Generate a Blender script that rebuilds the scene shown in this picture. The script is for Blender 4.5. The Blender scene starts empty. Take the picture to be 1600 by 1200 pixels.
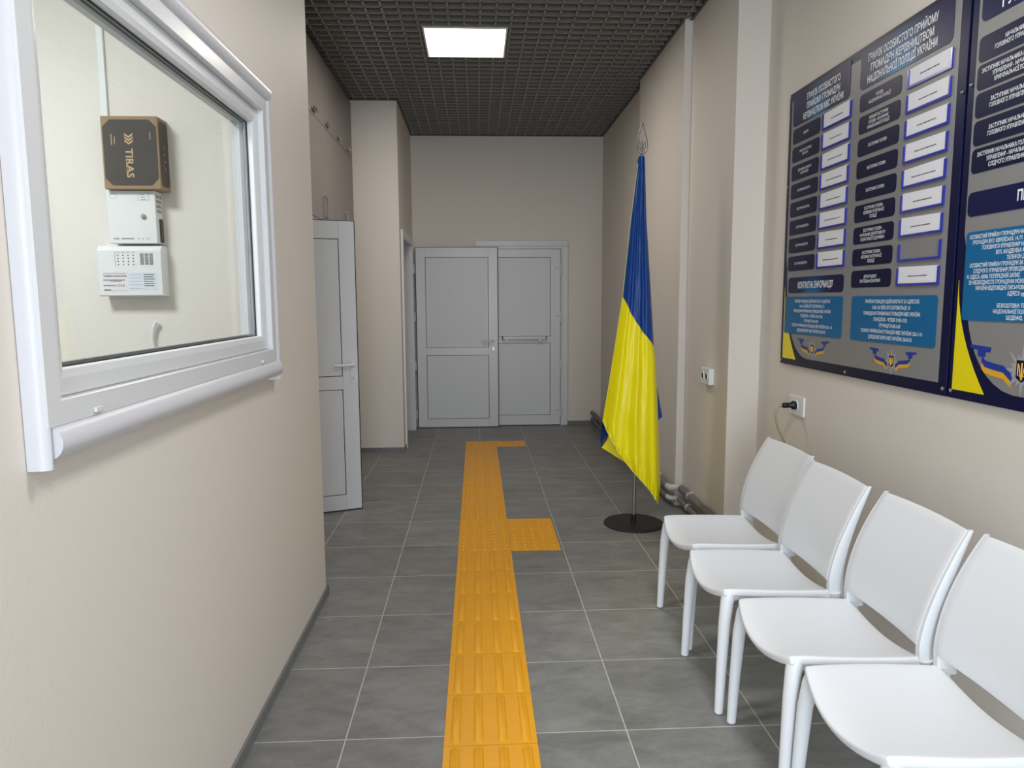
import bpy, bmesh, math, random
from mathutils import Vector, Matrix
PI = math.pi
C = bpy.context.scene.collection
scene = bpy.context.scene

# ------------------------------------------------------------------ camera
cam = bpy.data.cameras.new('camera')
cam.sensor_width = 36.0
cam.lens = 1113.514 / 1600 * 36.0
cam.clip_start = 0.02
camo = bpy.data.objects.new('camera', cam)
C.objects.link(camo)
pitch, yaw, roll = 0.116895, 0.048695, -0.005155
fw = Vector((math.sin(yaw)*math.cos(pitch), math.cos(yaw)*math.cos(pitch), -math.sin(pitch)))
rt = Vector((math.cos(yaw), -math.sin(yaw), 0))
up = rt.cross(fw)
r2 = math.cos(roll)*rt + math.sin(roll)*up
u2 = -math.sin(roll)*rt + math.cos(roll)*up
camo.matrix_world = Matrix(((r2.x, u2.x, -fw.x, 0), (r2.y, u2.y, -fw.y, 0), (r2.z, u2.z, -fw.z, 1.4), (0, 0, 0, 1)))
scene.camera = camo

# ------------------------------------------------------------------ world, lights, exposure
world = bpy.data.worlds.new('world'); scene.world = world
world.use_nodes = True
bg = world.node_tree.nodes['Background']
bg.inputs['Color'].default_value = (0.80, 0.90, 1.0, 1)
bg.inputs['Strength'].default_value = 1.0
scene.view_settings.view_transform = 'Standard'
scene.view_settings.look = 'None'
scene.view_settings.gamma = 1.0
scene.view_settings.use_curve_mapping = False
scene.view_settings.exposure = 0.0

def area(name, loc, rot, sx, sy, power, col):
    l = bpy.data.lights.new(name, 'AREA'); l.shape = 'RECTANGLE'; l.size = sx; l.size_y = sy
    l.energy = power; l.color = col
    o = bpy.data.objects.new(name, l); C.objects.link(o); o.location = loc; o.rotation_euler = rot
    return o
# daylight through the glazed entrance behind the camera
area('entrance_daylight', (-0.05, -2.12, 1.35), (PI/2, 0, -0.6), 1.1, 2.3, 92, (0.78, 0.89, 1.0))
# the corridor's own ceiling lamps (one more panel over the seats; the farther one is built as a panel below)
area('corridor_lamp_light', (0.66, 1.4, 3.14), (0, 0, 0), 0.56, 0.56, 32, (1.0, 0.985, 0.97))
area('corridor_lamp_light', (0.60, -0.9, 3.14), (0, 0, 0), 0.56, 0.56, 24, (1.0, 0.985, 0.97))
area('corridor_lamp_light', (-0.05, 5.15, 3.138), (0, 0, 0), 0.54, 0.54, 22, (1.0, 0.93, 0.84))
# lamp on the ceiling of the duty booth behind the window
area('booth_lamp_light', (-1.9, 1.5, 3.0), (0, 0, 0), 0.6, 0.6, 68, (0.97, 0.99, 1.0))

# ------------------------------------------------------------------ materials
def s2l(c):
    return tuple(((x/255)/12.92 if x/255 <= 0.04045 else ((x/255+0.055)/1.055)**2.4) for x in c)
MATS = {}
def mat(name, rgb, rough=0.5, metal=0.0, bump=0.0, bscale=200.0, var=0.0, vscale=3.0, spec=0.5, emit=0.0, coat=0.0):
    if name in MATS: return MATS[name]
    m = bpy.data.materials.new(name); m.use_nodes = True
    nt = m.node_tree; b = nt.nodes['Principled BSDF']
    col = s2l(rgb) + (1,)
    b.inputs['Base Color'].default_value = col
    b.inputs['Roughness'].default_value = rough
    b.inputs['Metallic'].default_value = metal
    b.inputs['Specular IOR Level'].default_value = spec
    if coat: b.inputs['Coat Weight'].default_value = coat; b.inputs['Coat Roughness'].default_value = 0.15
    tc = nt.nodes.new('ShaderNodeTexCoord')
    n = nt.nodes.new('ShaderNodeTexNoise'); n.inputs['Scale'].default_value = vscale; n.inputs['Detail'].default_value = 4
    nt.links.new(tc.outputs['Object'], n.inputs['Vector'])
    mx = nt.nodes.new('ShaderNodeMix'); mx.data_type = 'RGBA'; mx.blend_type = 'MULTIPLY'
    mx.inputs[0].default_value = 1.0
    mr = nt.nodes.new('ShaderNodeMapRange'); mr.inputs['To Min'].default_value = 1-max(var, 0.01); mr.inputs['To Max'].default_value = 1+max(var, 0.01)
    nt.links.new(n.outputs['Fac'], mr.inputs['Value'])
    mx.inputs[6].default_value = col
    nt.links.new(mr.outputs['Result'], mx.inputs[7])
    nt.links.new(mx.outputs[2], b.inputs['Base Color'])
    if bump:
        n2 = nt.nodes.new('ShaderNodeTexNoise'); n2.inputs['Scale'].default_value = bscale; n2.inputs['Detail'].default_value = 3
        nt.links.new(tc.outputs['Object'], n2.inputs['Vector'])
        bp = nt.nodes.new('ShaderNodeBump'); bp.inputs['Strength'].default_value = bump; bp.inputs['Distance'].default_value = 0.004
        nt.links.new(n2.outputs['Fac'], bp.inputs['Height'])
        nt.links.new(bp.outputs['Normal'], b.inputs['Normal'])
    if emit:
        b.inputs['Emission Color'].default_value = col; b.inputs['Emission Strength'].default_value = emit
    MATS[name] = m
    return m

M_wall = mat('beige wall paint', (222, 215, 206), 0.6, bump=0.15, bscale=160, var=0.012, vscale=2)
M_booth = mat('booth wall paint', (226, 224, 219), 0.7, bump=0.15, bscale=120)
M_pvc = mat('white pvc', (214, 216, 219), 0.28, var=0.01)
M_pvcpanel = mat('white pvc panel', (214, 217, 220), 0.38, var=0.01)
M_casing = mat('white ribbed casing', (212, 212, 218), 0.35, bump=0.10, bscale=60)
M_gasket = mat('black rubber gasket', (28, 28, 30), 0.6)
M_taupe = mat('taupe laminate', (132, 125, 121), 0.45, var=0.02)
M_chrome = mat('brushed metal', (190, 190, 190), 0.28, metal=1.0)
M_steel = mat('grey pole aluminium', (150, 152, 155), 0.42, metal=0.8)
M_wire = mat('grey finial wire', (128, 128, 126), 0.5, metal=0.4)
M_black = mat('black powder coat', (24, 24, 25), 0.55)
M_grid = mat('grey ceiling grid', (118, 115, 108), 0.32, spec=0.9)
M_plenum = mat('dark plenum paint', (26, 25, 25), 0.9)
M_chair = mat('white chair plastic', (226, 229, 233), 0.42, bump=0.04, bscale=900, var=0.008)
M_foot = mat('grey rubber foot', (120, 122, 125), 0.6)
M_skirt = mat('grey skirting tile', (116, 117, 118), 0.4, var=0.08, vscale=20)
M_yellow = mat('yellow tactile polyurethane', (232, 163, 0), 0.42, var=0.05, vscale=14, bump=0.05, bscale=300)
M_navy = mat('navy printed acrylic', (12, 15, 56), 0.35, spec=0.22)
M_navyplate = mat('navy plate print', (15, 18, 54), 0.35, spec=0.22)
M_grey = mat('grey board print', (132, 131, 131), 0.35, spec=0.25)
M_teal = mat('teal address print', (18, 98, 148), 0.35, spec=0.25)
M_byellow = mat('yellow board print', (232, 214, 14), 0.3)
M_ink = mat('white lettering', (236, 240, 244), 0.5)
M_blueedge = mat('blue acrylic edge', (40, 52, 160), 0.2, coat=0.4)
M_card = mat('white card paper', (226, 226, 232), 0.6, var=0.02)
M_inkdark = mat('dark grey lettering', (60, 60, 66), 0.6)
M_inkred = mat('red lettering', (170, 50, 50), 0.6)
M_gold = mat('gold print', (220, 165, 40), 0.4)
M_silver = mat('silver print', (158, 158, 158), 0.4)
M_rblue = mat('ribbon blue print', (26, 50, 150), 0.4)
M_socket = mat('white socket plastic', (226, 228, 230), 0.3)
M_sockdark = mat('socket hole grey', (96, 98, 100), 0.5)
M_plug = mat('black plug rubber', (18, 18, 19), 0.45)
M_cable = mat('beige cable sheath', (160, 150, 118), 0.4)
M_pipe = mat('grey pipe insulation', (120, 116, 112), 0.8, bump=0.2, bscale=80)
M_fitting = mat('pale grey pipe fitting', (198, 198, 196), 0.45)
M_cardboard = mat('brown cardboard', (150, 127, 98), 0.8, var=0.05, vscale=12)
M_boxprint = mat('black box print', (50, 46, 43), 0.6, var=0.08, vscale=10)
M_tan = mat('tan box lettering', (190, 165, 125), 0.7)
M_device = mat('white device enclosure', (226, 231, 234), 0.4)
M_button = mat('grey keypad button', (140, 146, 150), 0.5)
M_daystop = mat('dark side room light stop', (90, 92, 88), 0.8)  # only for the added lid that shuts light out of the side room
M_mark = mat('pencil grey', (165, 163, 158), 0.8)

def mat_satin(name, rgb):
    m = mat(name, rgb, 0.34, var=0.03, vscale=6, spec=0.42)
    b = m.node_tree.nodes['Principled BSDF']
    b.inputs['Anisotropic'].default_value = 0.5
    return m
M_fblue = mat_satin('blue satin', (0, 62, 140))
M_fyellow = mat_satin('yellow satin', (255, 240, 0))
M_hem = mat('pale hem stitching', (225, 220, 130), 0.6)

def mat_floor():
    m = bpy.data.materials.new('grey slate floor tiles'); m.use_nodes = True
    nt = m.node_tree; L = nt.links; N = nt.nodes; b = N['Principled BSDF']
    tc = N.new('ShaderNodeTexCoord')
    mp = N.new('ShaderNodeMapping'); mp.vector_type = 'POINT'
    T = 0.4553
    mp.inputs['Location'].default_value = (0.4358/T, -2.1656/T, 0)
    mp.inputs['Scale'].default_value = (1/T, 1/T, 1)
    L.new(tc.outputs['Object'], mp.inputs['Vector'])
    sp = N.new('ShaderNodeSeparateXYZ'); L.new(mp.outputs['Vector'], sp.inputs[0])
    def M(op, a, bb=None):
        n = N.new('ShaderNodeMath'); n.operation = op
        for i, v in enumerate((a, bb)):
            if v is None: continue
            if isinstance(v, (int, float)): n.inputs[i].default_value = v
            else: L.new(v, n.inputs[i])
        return n.outputs[0]
    def edge(o):
        f = M('FRACT', o); return M('MINIMUM', f, M('SUBTRACT', 1.0, f))
    ex, ey = edge(sp.outputs[0]), edge(sp.outputs[1])
    e = M('MINIMUM', ex, ey)
    mr = N.new('ShaderNodeMapRange'); mr.inputs['From Min'].default_value = 0.0032; mr.inputs['From Max'].default_value = 0.0062
    L.new(e, mr.inputs['Value'])                       # 0 in the joint, 1 on the tile
    fl = N.new('ShaderNodeCombineXYZ'); L.new(M('FLOOR', sp.outputs[0]), fl.inputs[0]); L.new(M('FLOOR', sp.outputs[1]), fl.inputs[1])
    wn = N.new('ShaderNodeTexWhiteNoise'); wn.noise_dimensions = '3D'; L.new(fl.outputs[0], wn.inputs['Vector'])
    # slate clouds: stretched noise, shifted per tile
    ad = N.new('ShaderNodeVectorMath'); ad.operation = 'MULTIPLY_ADD'
    L.new(wn.outputs['Color'], ad.inputs[0]); ad.inputs[1].default_value = (9, 9, 9); L.new(mp.outputs['Vector'], ad.inputs[2])
    st = N.new('ShaderNodeVectorMath'); st.operation = 'MULTIPLY'; L.new(ad.outputs[0], st.inputs[0]); st.inputs[1].default_value = (1.6, 3.4, 1)
    n1 = N.new('ShaderNodeTexNoise'); n1.inputs['Scale'].default_value = 1.3; n1.inputs['Detail'].default_value = 10; n1.inputs['Roughness'].default_value = 0.74; n1.inputs['Distortion'].default_value = 0.45
    L.new(st.outputs[0], n1.inputs['Vector'])
    cr = N.new('ShaderNodeValToRGB')
    cr.color_ramp.elements[0].position = 0.30; cr.color_ramp.elements[0].color = s2l((106, 106, 104)) + (1,)
    cr.color_ramp.elements[1].position = 0.72; cr.color_ramp.elements[1].color = s2l((143, 143, 140)) + (1,)
    L.new(n1.outputs['Fac'], cr.inputs[0])
    tv = N.new('ShaderNodeMapRange'); tv.inputs['To Min'].default_value = 0.92; tv.inputs['To Max'].default_value = 1.06
    L.new(wn.outputs['Value'], tv.inputs['Value'])
    mu = N.new('ShaderNodeMix'); mu.data_type = 'RGBA'; mu.blend_type = 'MULTIPLY'; mu.inputs[0].default_value = 1
    L.new(cr.outputs[0], mu.inputs[6]); L.new(tv.outputs[0], mu.inputs[7])
    mx = N.new('ShaderNodeMix'); mx.data_type = 'RGBA'
    L.new(mr.outputs[0], mx.inputs[0]); mx.inputs[6].default_value = s2l((184, 183, 180)) + (1,); L.new(mu.outputs[2], mx.inputs[7])
    L.new(mx.outputs[2], b.inputs['Base Color'])
    rr = N.new('ShaderNodeMapRange'); rr.inputs['To Min'].default_value = 0.34; rr.inputs['To Max'].default_value = 0.52
    L.new(n1.outputs['Fac'], rr.inputs['Value']); L.new(rr.outputs[0], b.inputs['Roughness'])
    b.inputs['Specular IOR Level'].default_value = 0.4
    bp = N.new('ShaderNodeBump'); bp.inputs['Strength'].default_value = 0.18; bp.inputs['Distance'].default_value = 0.004
    hh = M('ADD', M('MULTIPLY', mr.outputs[0], 0.4), n1.outputs['Fac']); L.new(hh, bp.inputs['Height'])
    L.new(bp.outputs['Normal'], b.inputs['Normal'])
    return m
M_floor = mat_floor()

def mat_header(name):
    """navy print with a teal glow printed in the middle, fading upwards"""
    m = bpy.data.materials.new(name); m.use_nodes = True
    nt = m.node_tree; L = nt.links; N = nt.nodes; b = N['Principled BSDF']
    tc = N.new('ShaderNodeTexCoord'); sp = N.new('ShaderNodeSeparateXYZ'); L.new(tc.outputs['Generated'], sp.inputs[0])
    a = N.new('ShaderNodeMath'); a.operation = 'SUBTRACT'; L.new(sp.outputs[1], a.inputs[0]); a.inputs[1].default_value = 0.52
    ab = N.new('ShaderNodeMath'); ab.operation = 'ABSOLUTE'; L.new(a.outputs[0], ab.inputs[0])
    mr = N.new('ShaderNodeMapRange'); mr.interpolation_type = 'SMOOTHERSTEP'
    mr.inputs['From Min'].default_value = 0.30; mr.inputs['From Max'].default_value = 0.0
    L.new(ab.outputs[0], mr.inputs['Value'])
    mz = N.new('ShaderNodeMapRange'); mz.inputs['From Min'].default_value = 0.0; mz.inputs['From Max'].default_value = 1.0
    mz.inputs['To Min'].default_value = 1.0; mz.inputs['To Max'].default_value = 0.15
    L.new(sp.outputs[2], mz.inputs['Value'])
    mu = N.new('ShaderNodeMath'); mu.operation = 'MULTIPLY'; L.new(mr.outputs[0], mu.inputs[0]); L.new(mz.outputs[0], mu.inputs[1])
    mx = N.new('ShaderNodeMix'); mx.data_type = 'RGBA'; L.new(mu.outputs[0], mx.inputs[0])
    mx.inputs[6].default_value = s2l((18, 22, 66)) + (1,); mx.inputs[7].default_value = s2l((14, 106, 158)) + (1,)
    L.new(mx.outputs[2], b.inputs['Base Color']); b.inputs['Roughness'].default_value = 0.35; b.inputs['Specular IOR Level'].default_value = 0.25
    return m
M_header = mat_header('navy header print with teal middle')

def mat_glass():
    m = bpy.data.materials.new('window glass'); m.use_nodes = True
    nt = m.node_tree; L = nt.links; N = nt.nodes
    out = N['Material Output']; N.remove(N['Principled BSDF'])
    t = N.new('ShaderNodeBsdfTransparent'); t.inputs['Color'].default_value = (0.985, 0.993, 0.99, 1)
    g = N.new('ShaderNodeBsdfGlossy'); g.inputs['Roughness'].default_value = 0.02
    lw = N.new('ShaderNodeLayerWeight'); lw.inputs['Blend'].default_value = 0.5
    pw = N.new('ShaderNodeMath'); pw.operation = 'POWER'; L.new(lw.outputs['Facing'], pw.inputs[0]); pw.inputs[1].default_value = 5
    f = N.new('ShaderNodeMath'); f.operation = 'MULTIPLY_ADD'; L.new(pw.outputs[0], f.inputs[0]); f.inputs[1].default_value = 0.5; f.inputs[2].default_value = 0.02
    n = N.new('ShaderNodeTexNoise'); n.inputs['Scale'].default_value = 2.0
    bp = N.new('ShaderNodeBump'); bp.inputs['Strength'].default_value = 0.01; L.new(n.outputs['Fac'], bp.inputs['Height']); L.new(bp.outputs['Normal'], g.inputs['Normal'])
    mx = N.new('ShaderNodeMixShader'); L.new(f.outputs[0], mx.inputs[0]); L.new(t.outputs[0], mx.inputs[1]); L.new(g.outputs[0], mx.inputs[2])
    L.new(mx.outputs[0], out.inputs['Surface'])
    return m
M_glass = mat_glass()

# ------------------------------------------------------------------ mesh helpers
def link(name, me, m, parent=None, smooth=False):
    o = bpy.data.objects.new(name, me); C.objects.link(o)
    me.materials.append(m)
    if parent is not None:
        o.parent = parent
    return o
def obj(name, bm, m, parent=None, smooth=False, base=None, angle=40):
    """one mesh object from a bmesh; base = world position of the thing the coordinates are taken from"""
    if base is not None:
        bmesh.ops.translate(bm, verts=bm.verts, vec=-Vector(base))
    me = bpy.data.meshes.new(name); bm.to_mesh(me); bm.free()
    if smooth:
        for p in me.polygons: p.use_smooth = True
        try: me.set_sharp_from_angle(angle=math.radians(angle))
        except Exception: pass
    return link(name, me, m, parent)
def thing(name, label, cat, loc=(0, 0, 0), rotz=0.0, group=None):
    o = bpy.data.objects.new(name, None); C.objects.link(o)
    o.empty_display_size = 0.05
    o.location = loc; o.rotation_euler = (0, 0, rotz)
    o['label'] = label; o['category'] = cat
    if group: o['group'] = group
    return o
def tag(o, label, cat, group=None):
    o['label'] = label; o['category'] = cat
    if group: o['group'] = group
    return o
def structthing(name, label, cat, loc=(0, 0, 0), rotz=0.0):
    o = thing(name, label, cat, loc, rotz); o['kind'] = 'structure'; return o
def struct(name, bm, m, label, cat, **k):
    o = obj(name, bm, m, **k); o['kind'] = 'structure'; o['label'] = label; o['category'] = cat; return o
def nb(): return bmesh.new()
def box(bm, x0, x1, y0, y1, z0, z1, bev=0.0):
    vs = [bm.verts.new((x, y, z)) for x in (x0, x1) for y in (y0, y1) for z in (z0, z1)]
    fs = [bm.faces.new([vs[i] for i in q]) for q in ((0, 1, 3, 2), (4, 6, 7, 5), (0, 4, 5, 1), (2, 3, 7, 6), (0, 2, 6, 4), (1, 5, 7, 3))]
    if bev:
        es = list({e for f in fs for e in f.edges})
        bmesh.ops.bevel(bm, geom=es, offset=bev, segments=2, affect='EDGES', profile=0.5)
    return bm
def frame_of(d):
    d = d.normalized(); a = Vector((0, 0, 1)) if abs(d.z) < 0.9 else Vector((1, 0, 0))
    s = d.cross(a).normalized(); return s, s.cross(d)
def tube(bm, pts, rad, n=12, cap=True, ell=None):
    """round bar through pts; rad one number or one per point"""
    pts = [Vector(p) for p in pts]
    if not isinstance(rad, (list, tuple)): rad = [rad]*len(pts)
    rings = []; s = None
    for i, p in enumerate(pts):
        d = (pts[min(i+1, len(pts)-1)] - pts[max(i-1, 0)]).normalized()
        if s is None: s, t = frame_of(d)
        else:
            s = (s - d*s.dot(d)).normalized(); t = s.cross(d)
        ring = []
        for k in range(n):
            a = 2*PI*k/n
            ring.append(bm.verts.new(p + (s*math.cos(a) + t*math.sin(a))*rad[i]))
        rings.append(ring)
    for a, b in zip(rings, rings[1:]):
        for k in range(n):
            bm.faces.new((a[k], a[(k+1) % n], b[(k+1) % n], b[k]))
    if cap:
        bm.faces.new(rings[0][::-1]); bm.faces.new(rings[-1])
    return bm
def lathe(bm, c, prof, n=40, axis='z'):
    """prof: (radius, height) pairs turned round the axis through c"""
    rings = []
    for r, h in prof:
        ring = []
        for k in range(n):
            a = 2*PI*k/n; ca, sa = r*math.cos(a), r*math.sin(a)
            v = {'z': (ca, sa, h), 'x': (h, ca, sa), 'y': (ca, h, sa)}[axis]
            ring.append(bm.verts.new(Vector(c) + Vector(v)))
        rings.append(ring)
    for a, b in zip(rings, rings[1:]):
        for k in range(n): bm.faces.new((a[k], a[(k+1) % n], b[(k+1) % n], b[k]))
    bm.faces.new(rings[0][::-1]); bm.faces.new(rings[-1])
    return bm
def prism(bm, poly, mapf, w0, w1):
    """closed outline (u,v) pushed from w0 to w1, placed by mapf(u,v,w)"""
    a = [bm.verts.new(mapf(u, v, w0)) for u, v in poly]; b = [bm.verts.new(mapf(u, v, w1)) for u, v in poly]
    n = len(poly)
    bm.faces.new(a[::-1]); bm.faces.new(b)
    for i in range(n): bm.faces.new((a[i], a[(i+1) % n], b[(i+1) % n], b[i]))
    return bm
def rrect(u0, u1, v0, v1, r, corners=(1, 1, 1, 1), n=5):
    """rounded rectangle outline; corners: bottom-left, bottom-right, top-right, top-left"""
    out = []
    for (cx, cy, a0, on) in ((u0+r, v0+r, PI, corners[0]), (u1-r, v0+r, 1.5*PI, corners[1]), (u1-r, v1-r, 0, corners[2]), (u0+r, v1-r, 0.5*PI, corners[3])):
        if on:
            for k in range(n+1):
                a = a0 + 0.5*PI*k/n; out.append((cx + r*math.cos(a), cy + r*math.sin(a)))
        else:
            out.append((cx + (r if math.cos(a0+PI/4) > 0 else -r), cy + (r if math.sin(a0+PI/4) > 0 else -r)))
    return out
def smoothpath(pts, n=8):
    """Catmull-Rom through pts"""
    P = [Vector(p) for p in pts]; out = []
    for i in range(len(P)-1):
        a, b, c, d = P[max(i-1, 0)], P[i], P[i+1], P[min(i+2, len(P)-1)]
        for k in range(n):
            t = k/n
            out.append(0.5*((2*b) + (c-a)*t + (2*a-5*b+4*c-d)*t*t + (3*b-a-3*c+d)*t**3))
    out.append(P[-1]); return out
def interp(tab, x):
    tab = sorted(tab)
    if x <= tab[0][0]: return tab[0][1]
    for (a, va), (b, vb) in zip(tab, tab[1:]):
        if x <= b: return va + (vb-va)*(x-a)/(b-a)
    return tab[-1][1]

_tc = {}
def glyphs(s, bold):
    key = (s, bold)
    if key in _tc: return _tc[key]
    c = bpy.data.curves.new('lettering', 'FONT'); c.body = s; c.resolution_u = 2; c.offset = bold
    o = bpy.data.objects.new('lettering', c); C.objects.link(o)
    bpy.context.view_layer.update()
    me = bpy.data.meshes.new_from_object(o.evaluated_get(bpy.context.evaluated_depsgraph_get()))
    vs = [(v.co.x, v.co.y) for v in me.vertices]; fs = [tuple(p.vertices) for p in me.polygons]
    bpy.data.objects.remove(o); bpy.data.curves.remove(c); bpy.data.meshes.remove(me)
    _tc[key] = (vs, fs); return _tc[key]
def text(bm, s, u, v, cap, mapf, width=None, align='c', bold=0.018, cond=0.8, w=0.0):
    """write s with its baseline at v; cap = capital height; fitted to width if given"""
    vs, fs = glyphs(s, bold)
    if not vs: return
    x0 = min(p[0] for p in vs); x1 = max(p[0] for p in vs)
    ky = cap/0.73; kx = ky*cond if width is None else width/(x1-x0)
    W = (x1-x0)*kx
    off = {'c': -W/2, 'l': 0, 'r': -W}[align]
    nv = [bm.verts.new(mapf(u + off + (x-x0)*kx, v + y*ky, w)) for x, y in vs]
    for f in fs:
        try: bm.faces.new([nv[i] for i in f])
        except ValueError: pass

# ------------------------------------------------------------------ the room
X_L, X_R, X_M = -0.735, 1.565, 1.39      # left wall, right wall by the chairs, right wall farther on
Y_B, Z_C = 7.93, 3.16                    # back wall, ceiling grid
struct('floor', box(nb(), -3.3, 1.8, -2.6, 8.1, -0.1, 0), M_floor, 'grey slate-look floor tiles with pale joints', 'floor')

b = nb()   # wall with the booth window: opening y 1.16..2.56, z 1.16..2.10
box(b, X_L-0.12, X_L, -2.5, 1.176, 0, 3.6); box(b, X_L-0.12, X_L, 2.55, 3.32, 0, 3.6)
box(b, X_L-0.12, X_L, 1.176, 2.55, 0, 1.17); box(b, X_L-0.12, X_L, 1.176, 2.55, 2.09, 3.6)
struct('wall_left', b, M_wall, 'beige left wall holding the booth window', 'wall')
struct('wall_booth', box(nb(), -3.2, X_L-0.12, 3.2, 3.32, 0, 3.6), M_booth, 'cream booth wall seen through the window', 'wall')
struct('wall_booth_side', box(nb(), -3.3, -3.2, -2.5, 3.32, 0, 3.6), M_booth, 'far side wall of the booth', 'wall')
struct('wall_rear_left', box(nb(), -3.2, -0.5, -2.6, -2.5, 0, 3.6), M_booth, 'wall behind the booth', 'wall')
struct('ceiling_booth', box(nb(), -3.2, X_L-0.12, -2.5, 3.2, 3.05, 3.15), M_booth, 'white booth ceiling', 'ceiling')
b = nb(); box(b, -0.5, 1.4, -2.6, -2.5, 2.5, 3.6); box(b, 1.4, 1.8, -2.6, -2.5, 0, 3.6)
struct('wall_rear', b, M_wall, 'entrance wall behind the viewer', 'wall')
struct('wall_alcove', box(nb(), -1.85, -1.70, 3.32, 8.05, 0, 3.6), M_wall, 'side wall of the alcove beyond the booth', 'wall')
b = nb()   # column and side room doorway: opening y 6.79..7.72, z 0..2.0
box(b, -1.70, -0.69, 6.585, 6.79, 0, 3.6); box(b, -0.84, -0.69, 6.79, 7.72, 2.0, 3.6); box(b, -0.84, -0.69, 7.72, Y_B, 0, 3.6)
struct('wall_column', b, M_wall, 'beige pier with the side doorway beside the back wall', 'wall')
struct('wall_back', box(nb(), -1.70, 1.7, Y_B, Y_B+0.12, 0, 3.6), M_wall, 'beige back wall with the double doorway', 'wall')
struct('ceiling_light_stop', box(nb(), -1.70, -0.84, 6.79, Y_B, 2.5, 2.6), M_daystop, 'unseen side room ceiling, added to keep the room dark', 'ceiling')  # unseen lid, added so the side room stays dark
struct('wall_right', box(nb(), X_R, X_R+0.2, -2.5, 3.876, 0, 3.6), M_wall, 'beige right wall behind the chairs, carrying the notice boards', 'wall')
struct('wall_right_far', box(nb(), X_M, X_R+0.2, 3.876, Y_B, 0, 3.6), M_wall, 'beige right wall stepping in beyond the chairs', 'wall')
struct('wall_right_pier', box(nb(), 1.34, X_M, 4.695, 5.95, 0, 3.6), M_wall, 'shallow beige pier on the right wall behind the flag', 'wall')

b = nb(); box(b, X_L, X_L+0.010, -2.5, 3.33, 0, 0.042)
box(b, X_L-0.12, X_L+0.010, 3.32, 3.33, 0, 0.042)
struct('baseboard_left', b, M_skirt, 'low grey tile skirting along the left wall', 'baseboard')
b = nb(); box(b, -1.09, -0.68, 6.575, 6.585, 0, 0.042); box(b, -0.69, -0.68, 6.585, 6.72, 0, 0.042)
struct('baseboard_column', b, M_skirt, 'low grey tile skirting round the pier', 'baseboard')
b = nb(); box(b, 1.012, 1.39, Y_B-0.010, Y_B, 0, 0.042)
struct('baseboard_back', b, M_skirt, 'low grey tile skirting on the back wall', 'baseboard')

# ceiling grid: open cells below a dark plenum, left open where the light panel sits
LP = (-0.335, 0.223, 4.865, 5.435)
b = nb(); hw = 0.0068; zt = Z_C + 0.04
def seg(axis, c, lo, hi):
    if axis == 'y': box(b, c-hw, c+hw, lo, hi, Z_C, zt)
    else: box(b, lo, hi, c-hw, c+hw, Z_C, zt)
x = -0.258 - 0.0995*14
while x < 1.56:
    lo, hi = (3.34 if x < X_L else -2.48), (6.58 if x < -0.69 else Y_B)
    if x > X_M-0.005: hi = 3.87
    if LP[0]-0.004 < x < LP[1]+0.004: seg('y', x, lo, LP[2]-0.006); seg('y', x, LP[3]+0.006, hi)
    elif x > -1.69: seg('y', x, lo, hi)
    x += 0.0995
y = 4.858 - 0.0965*75
while y < Y_B:
    lo = -1.69 if 3.34 < y < 6.58 else (X_L if y <= 3.34 else -0.69)
    hi = X_R if y < 3.87 else (1.34 if 4.69 < y < 5.95 else X_M)
    if LP[2]-0.004 < y < LP[3]+0.004: seg('x', y, lo, LP[0]-0.006); seg('x', y, LP[1]+0.006, hi)
    else: seg('x', y, lo, hi)
    y += 0.0965
struct('ceiling', b, M_grid, 'dark grey open-cell grid ceiling', 'ceiling')
struct('ceiling_plenum', box(nb(), -1.85, 1.8, -2.6, 8.1, 3.6, 3.7), M_plenum, 'dark soffit above the ceiling grid', 'ceiling')
b = nb()
for (x0, x1, y0, y1) in ((X_M-0.018, X_M, 5.95, Y_B), (1.322, 1.34, 4.695, 5.95), (X_M-0.018, X_M, 3.876, 4.695), (X_R-0.018, X_R, -2.48, 3.876), (-0.69, -0.672, 6.585, Y_B), (X_L, X_L+0.018, -2.48, 3.32)):
    box(b, x0, x1, y0, y1, Z_C-0.004, Z_C+0.02)
box(b, -0.672, X_M-0.018, Y_B-0.018, Y_B, Z_C-0.004, Z_C+0.02); box(b, -1.69, -0.672, 6.567, 6.585, Z_C-0.004, Z_C+0.02)
struct('trim_1', b, mat('dark ceiling angle', (84, 81, 76), 0.5), 'thin dark angle where ceiling grid meets the walls', 'trim')

# ------------------------------------------------------------------ ceiling light
t = thing('ceiling_light', 'square glowing white panel light set into the grid ceiling', 'ceiling light', ((LP[0]+LP[1])/2, (LP[2]+LP[3])/2, Z_C-0.004))
bs = t.location
b = nb(); box(b, LP[0], LP[1], LP[2], LP[3], Z_C+0.012, Z_C+0.04)
for (x0, x1, y0, y1) in ((LP[0], LP[0]+0.012, LP[2], LP[3]), (LP[1]-0.012, LP[1], LP[2], LP[3]), (LP[0]+0.012, LP[1]-0.012, LP[2], LP[2]+0.012), (LP[0]+0.012, LP[1]-0.012, LP[3]-0.012, LP[3])):
    box(b, x0, x1, y0, y1, Z_C-0.006, Z_C+0.012)
obj('light_frame', b, M_pvc, t, base=bs)
obj('diffuser', box(nb(), LP[0]+0.012, LP[1]-0.012, LP[2]+0.012, LP[3]-0.012, Z_C-0.003, Z_C+0.010), mat('glowing diffuser', (255, 252, 246), 0.4, emit=3.0), t, base=bs)

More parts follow.
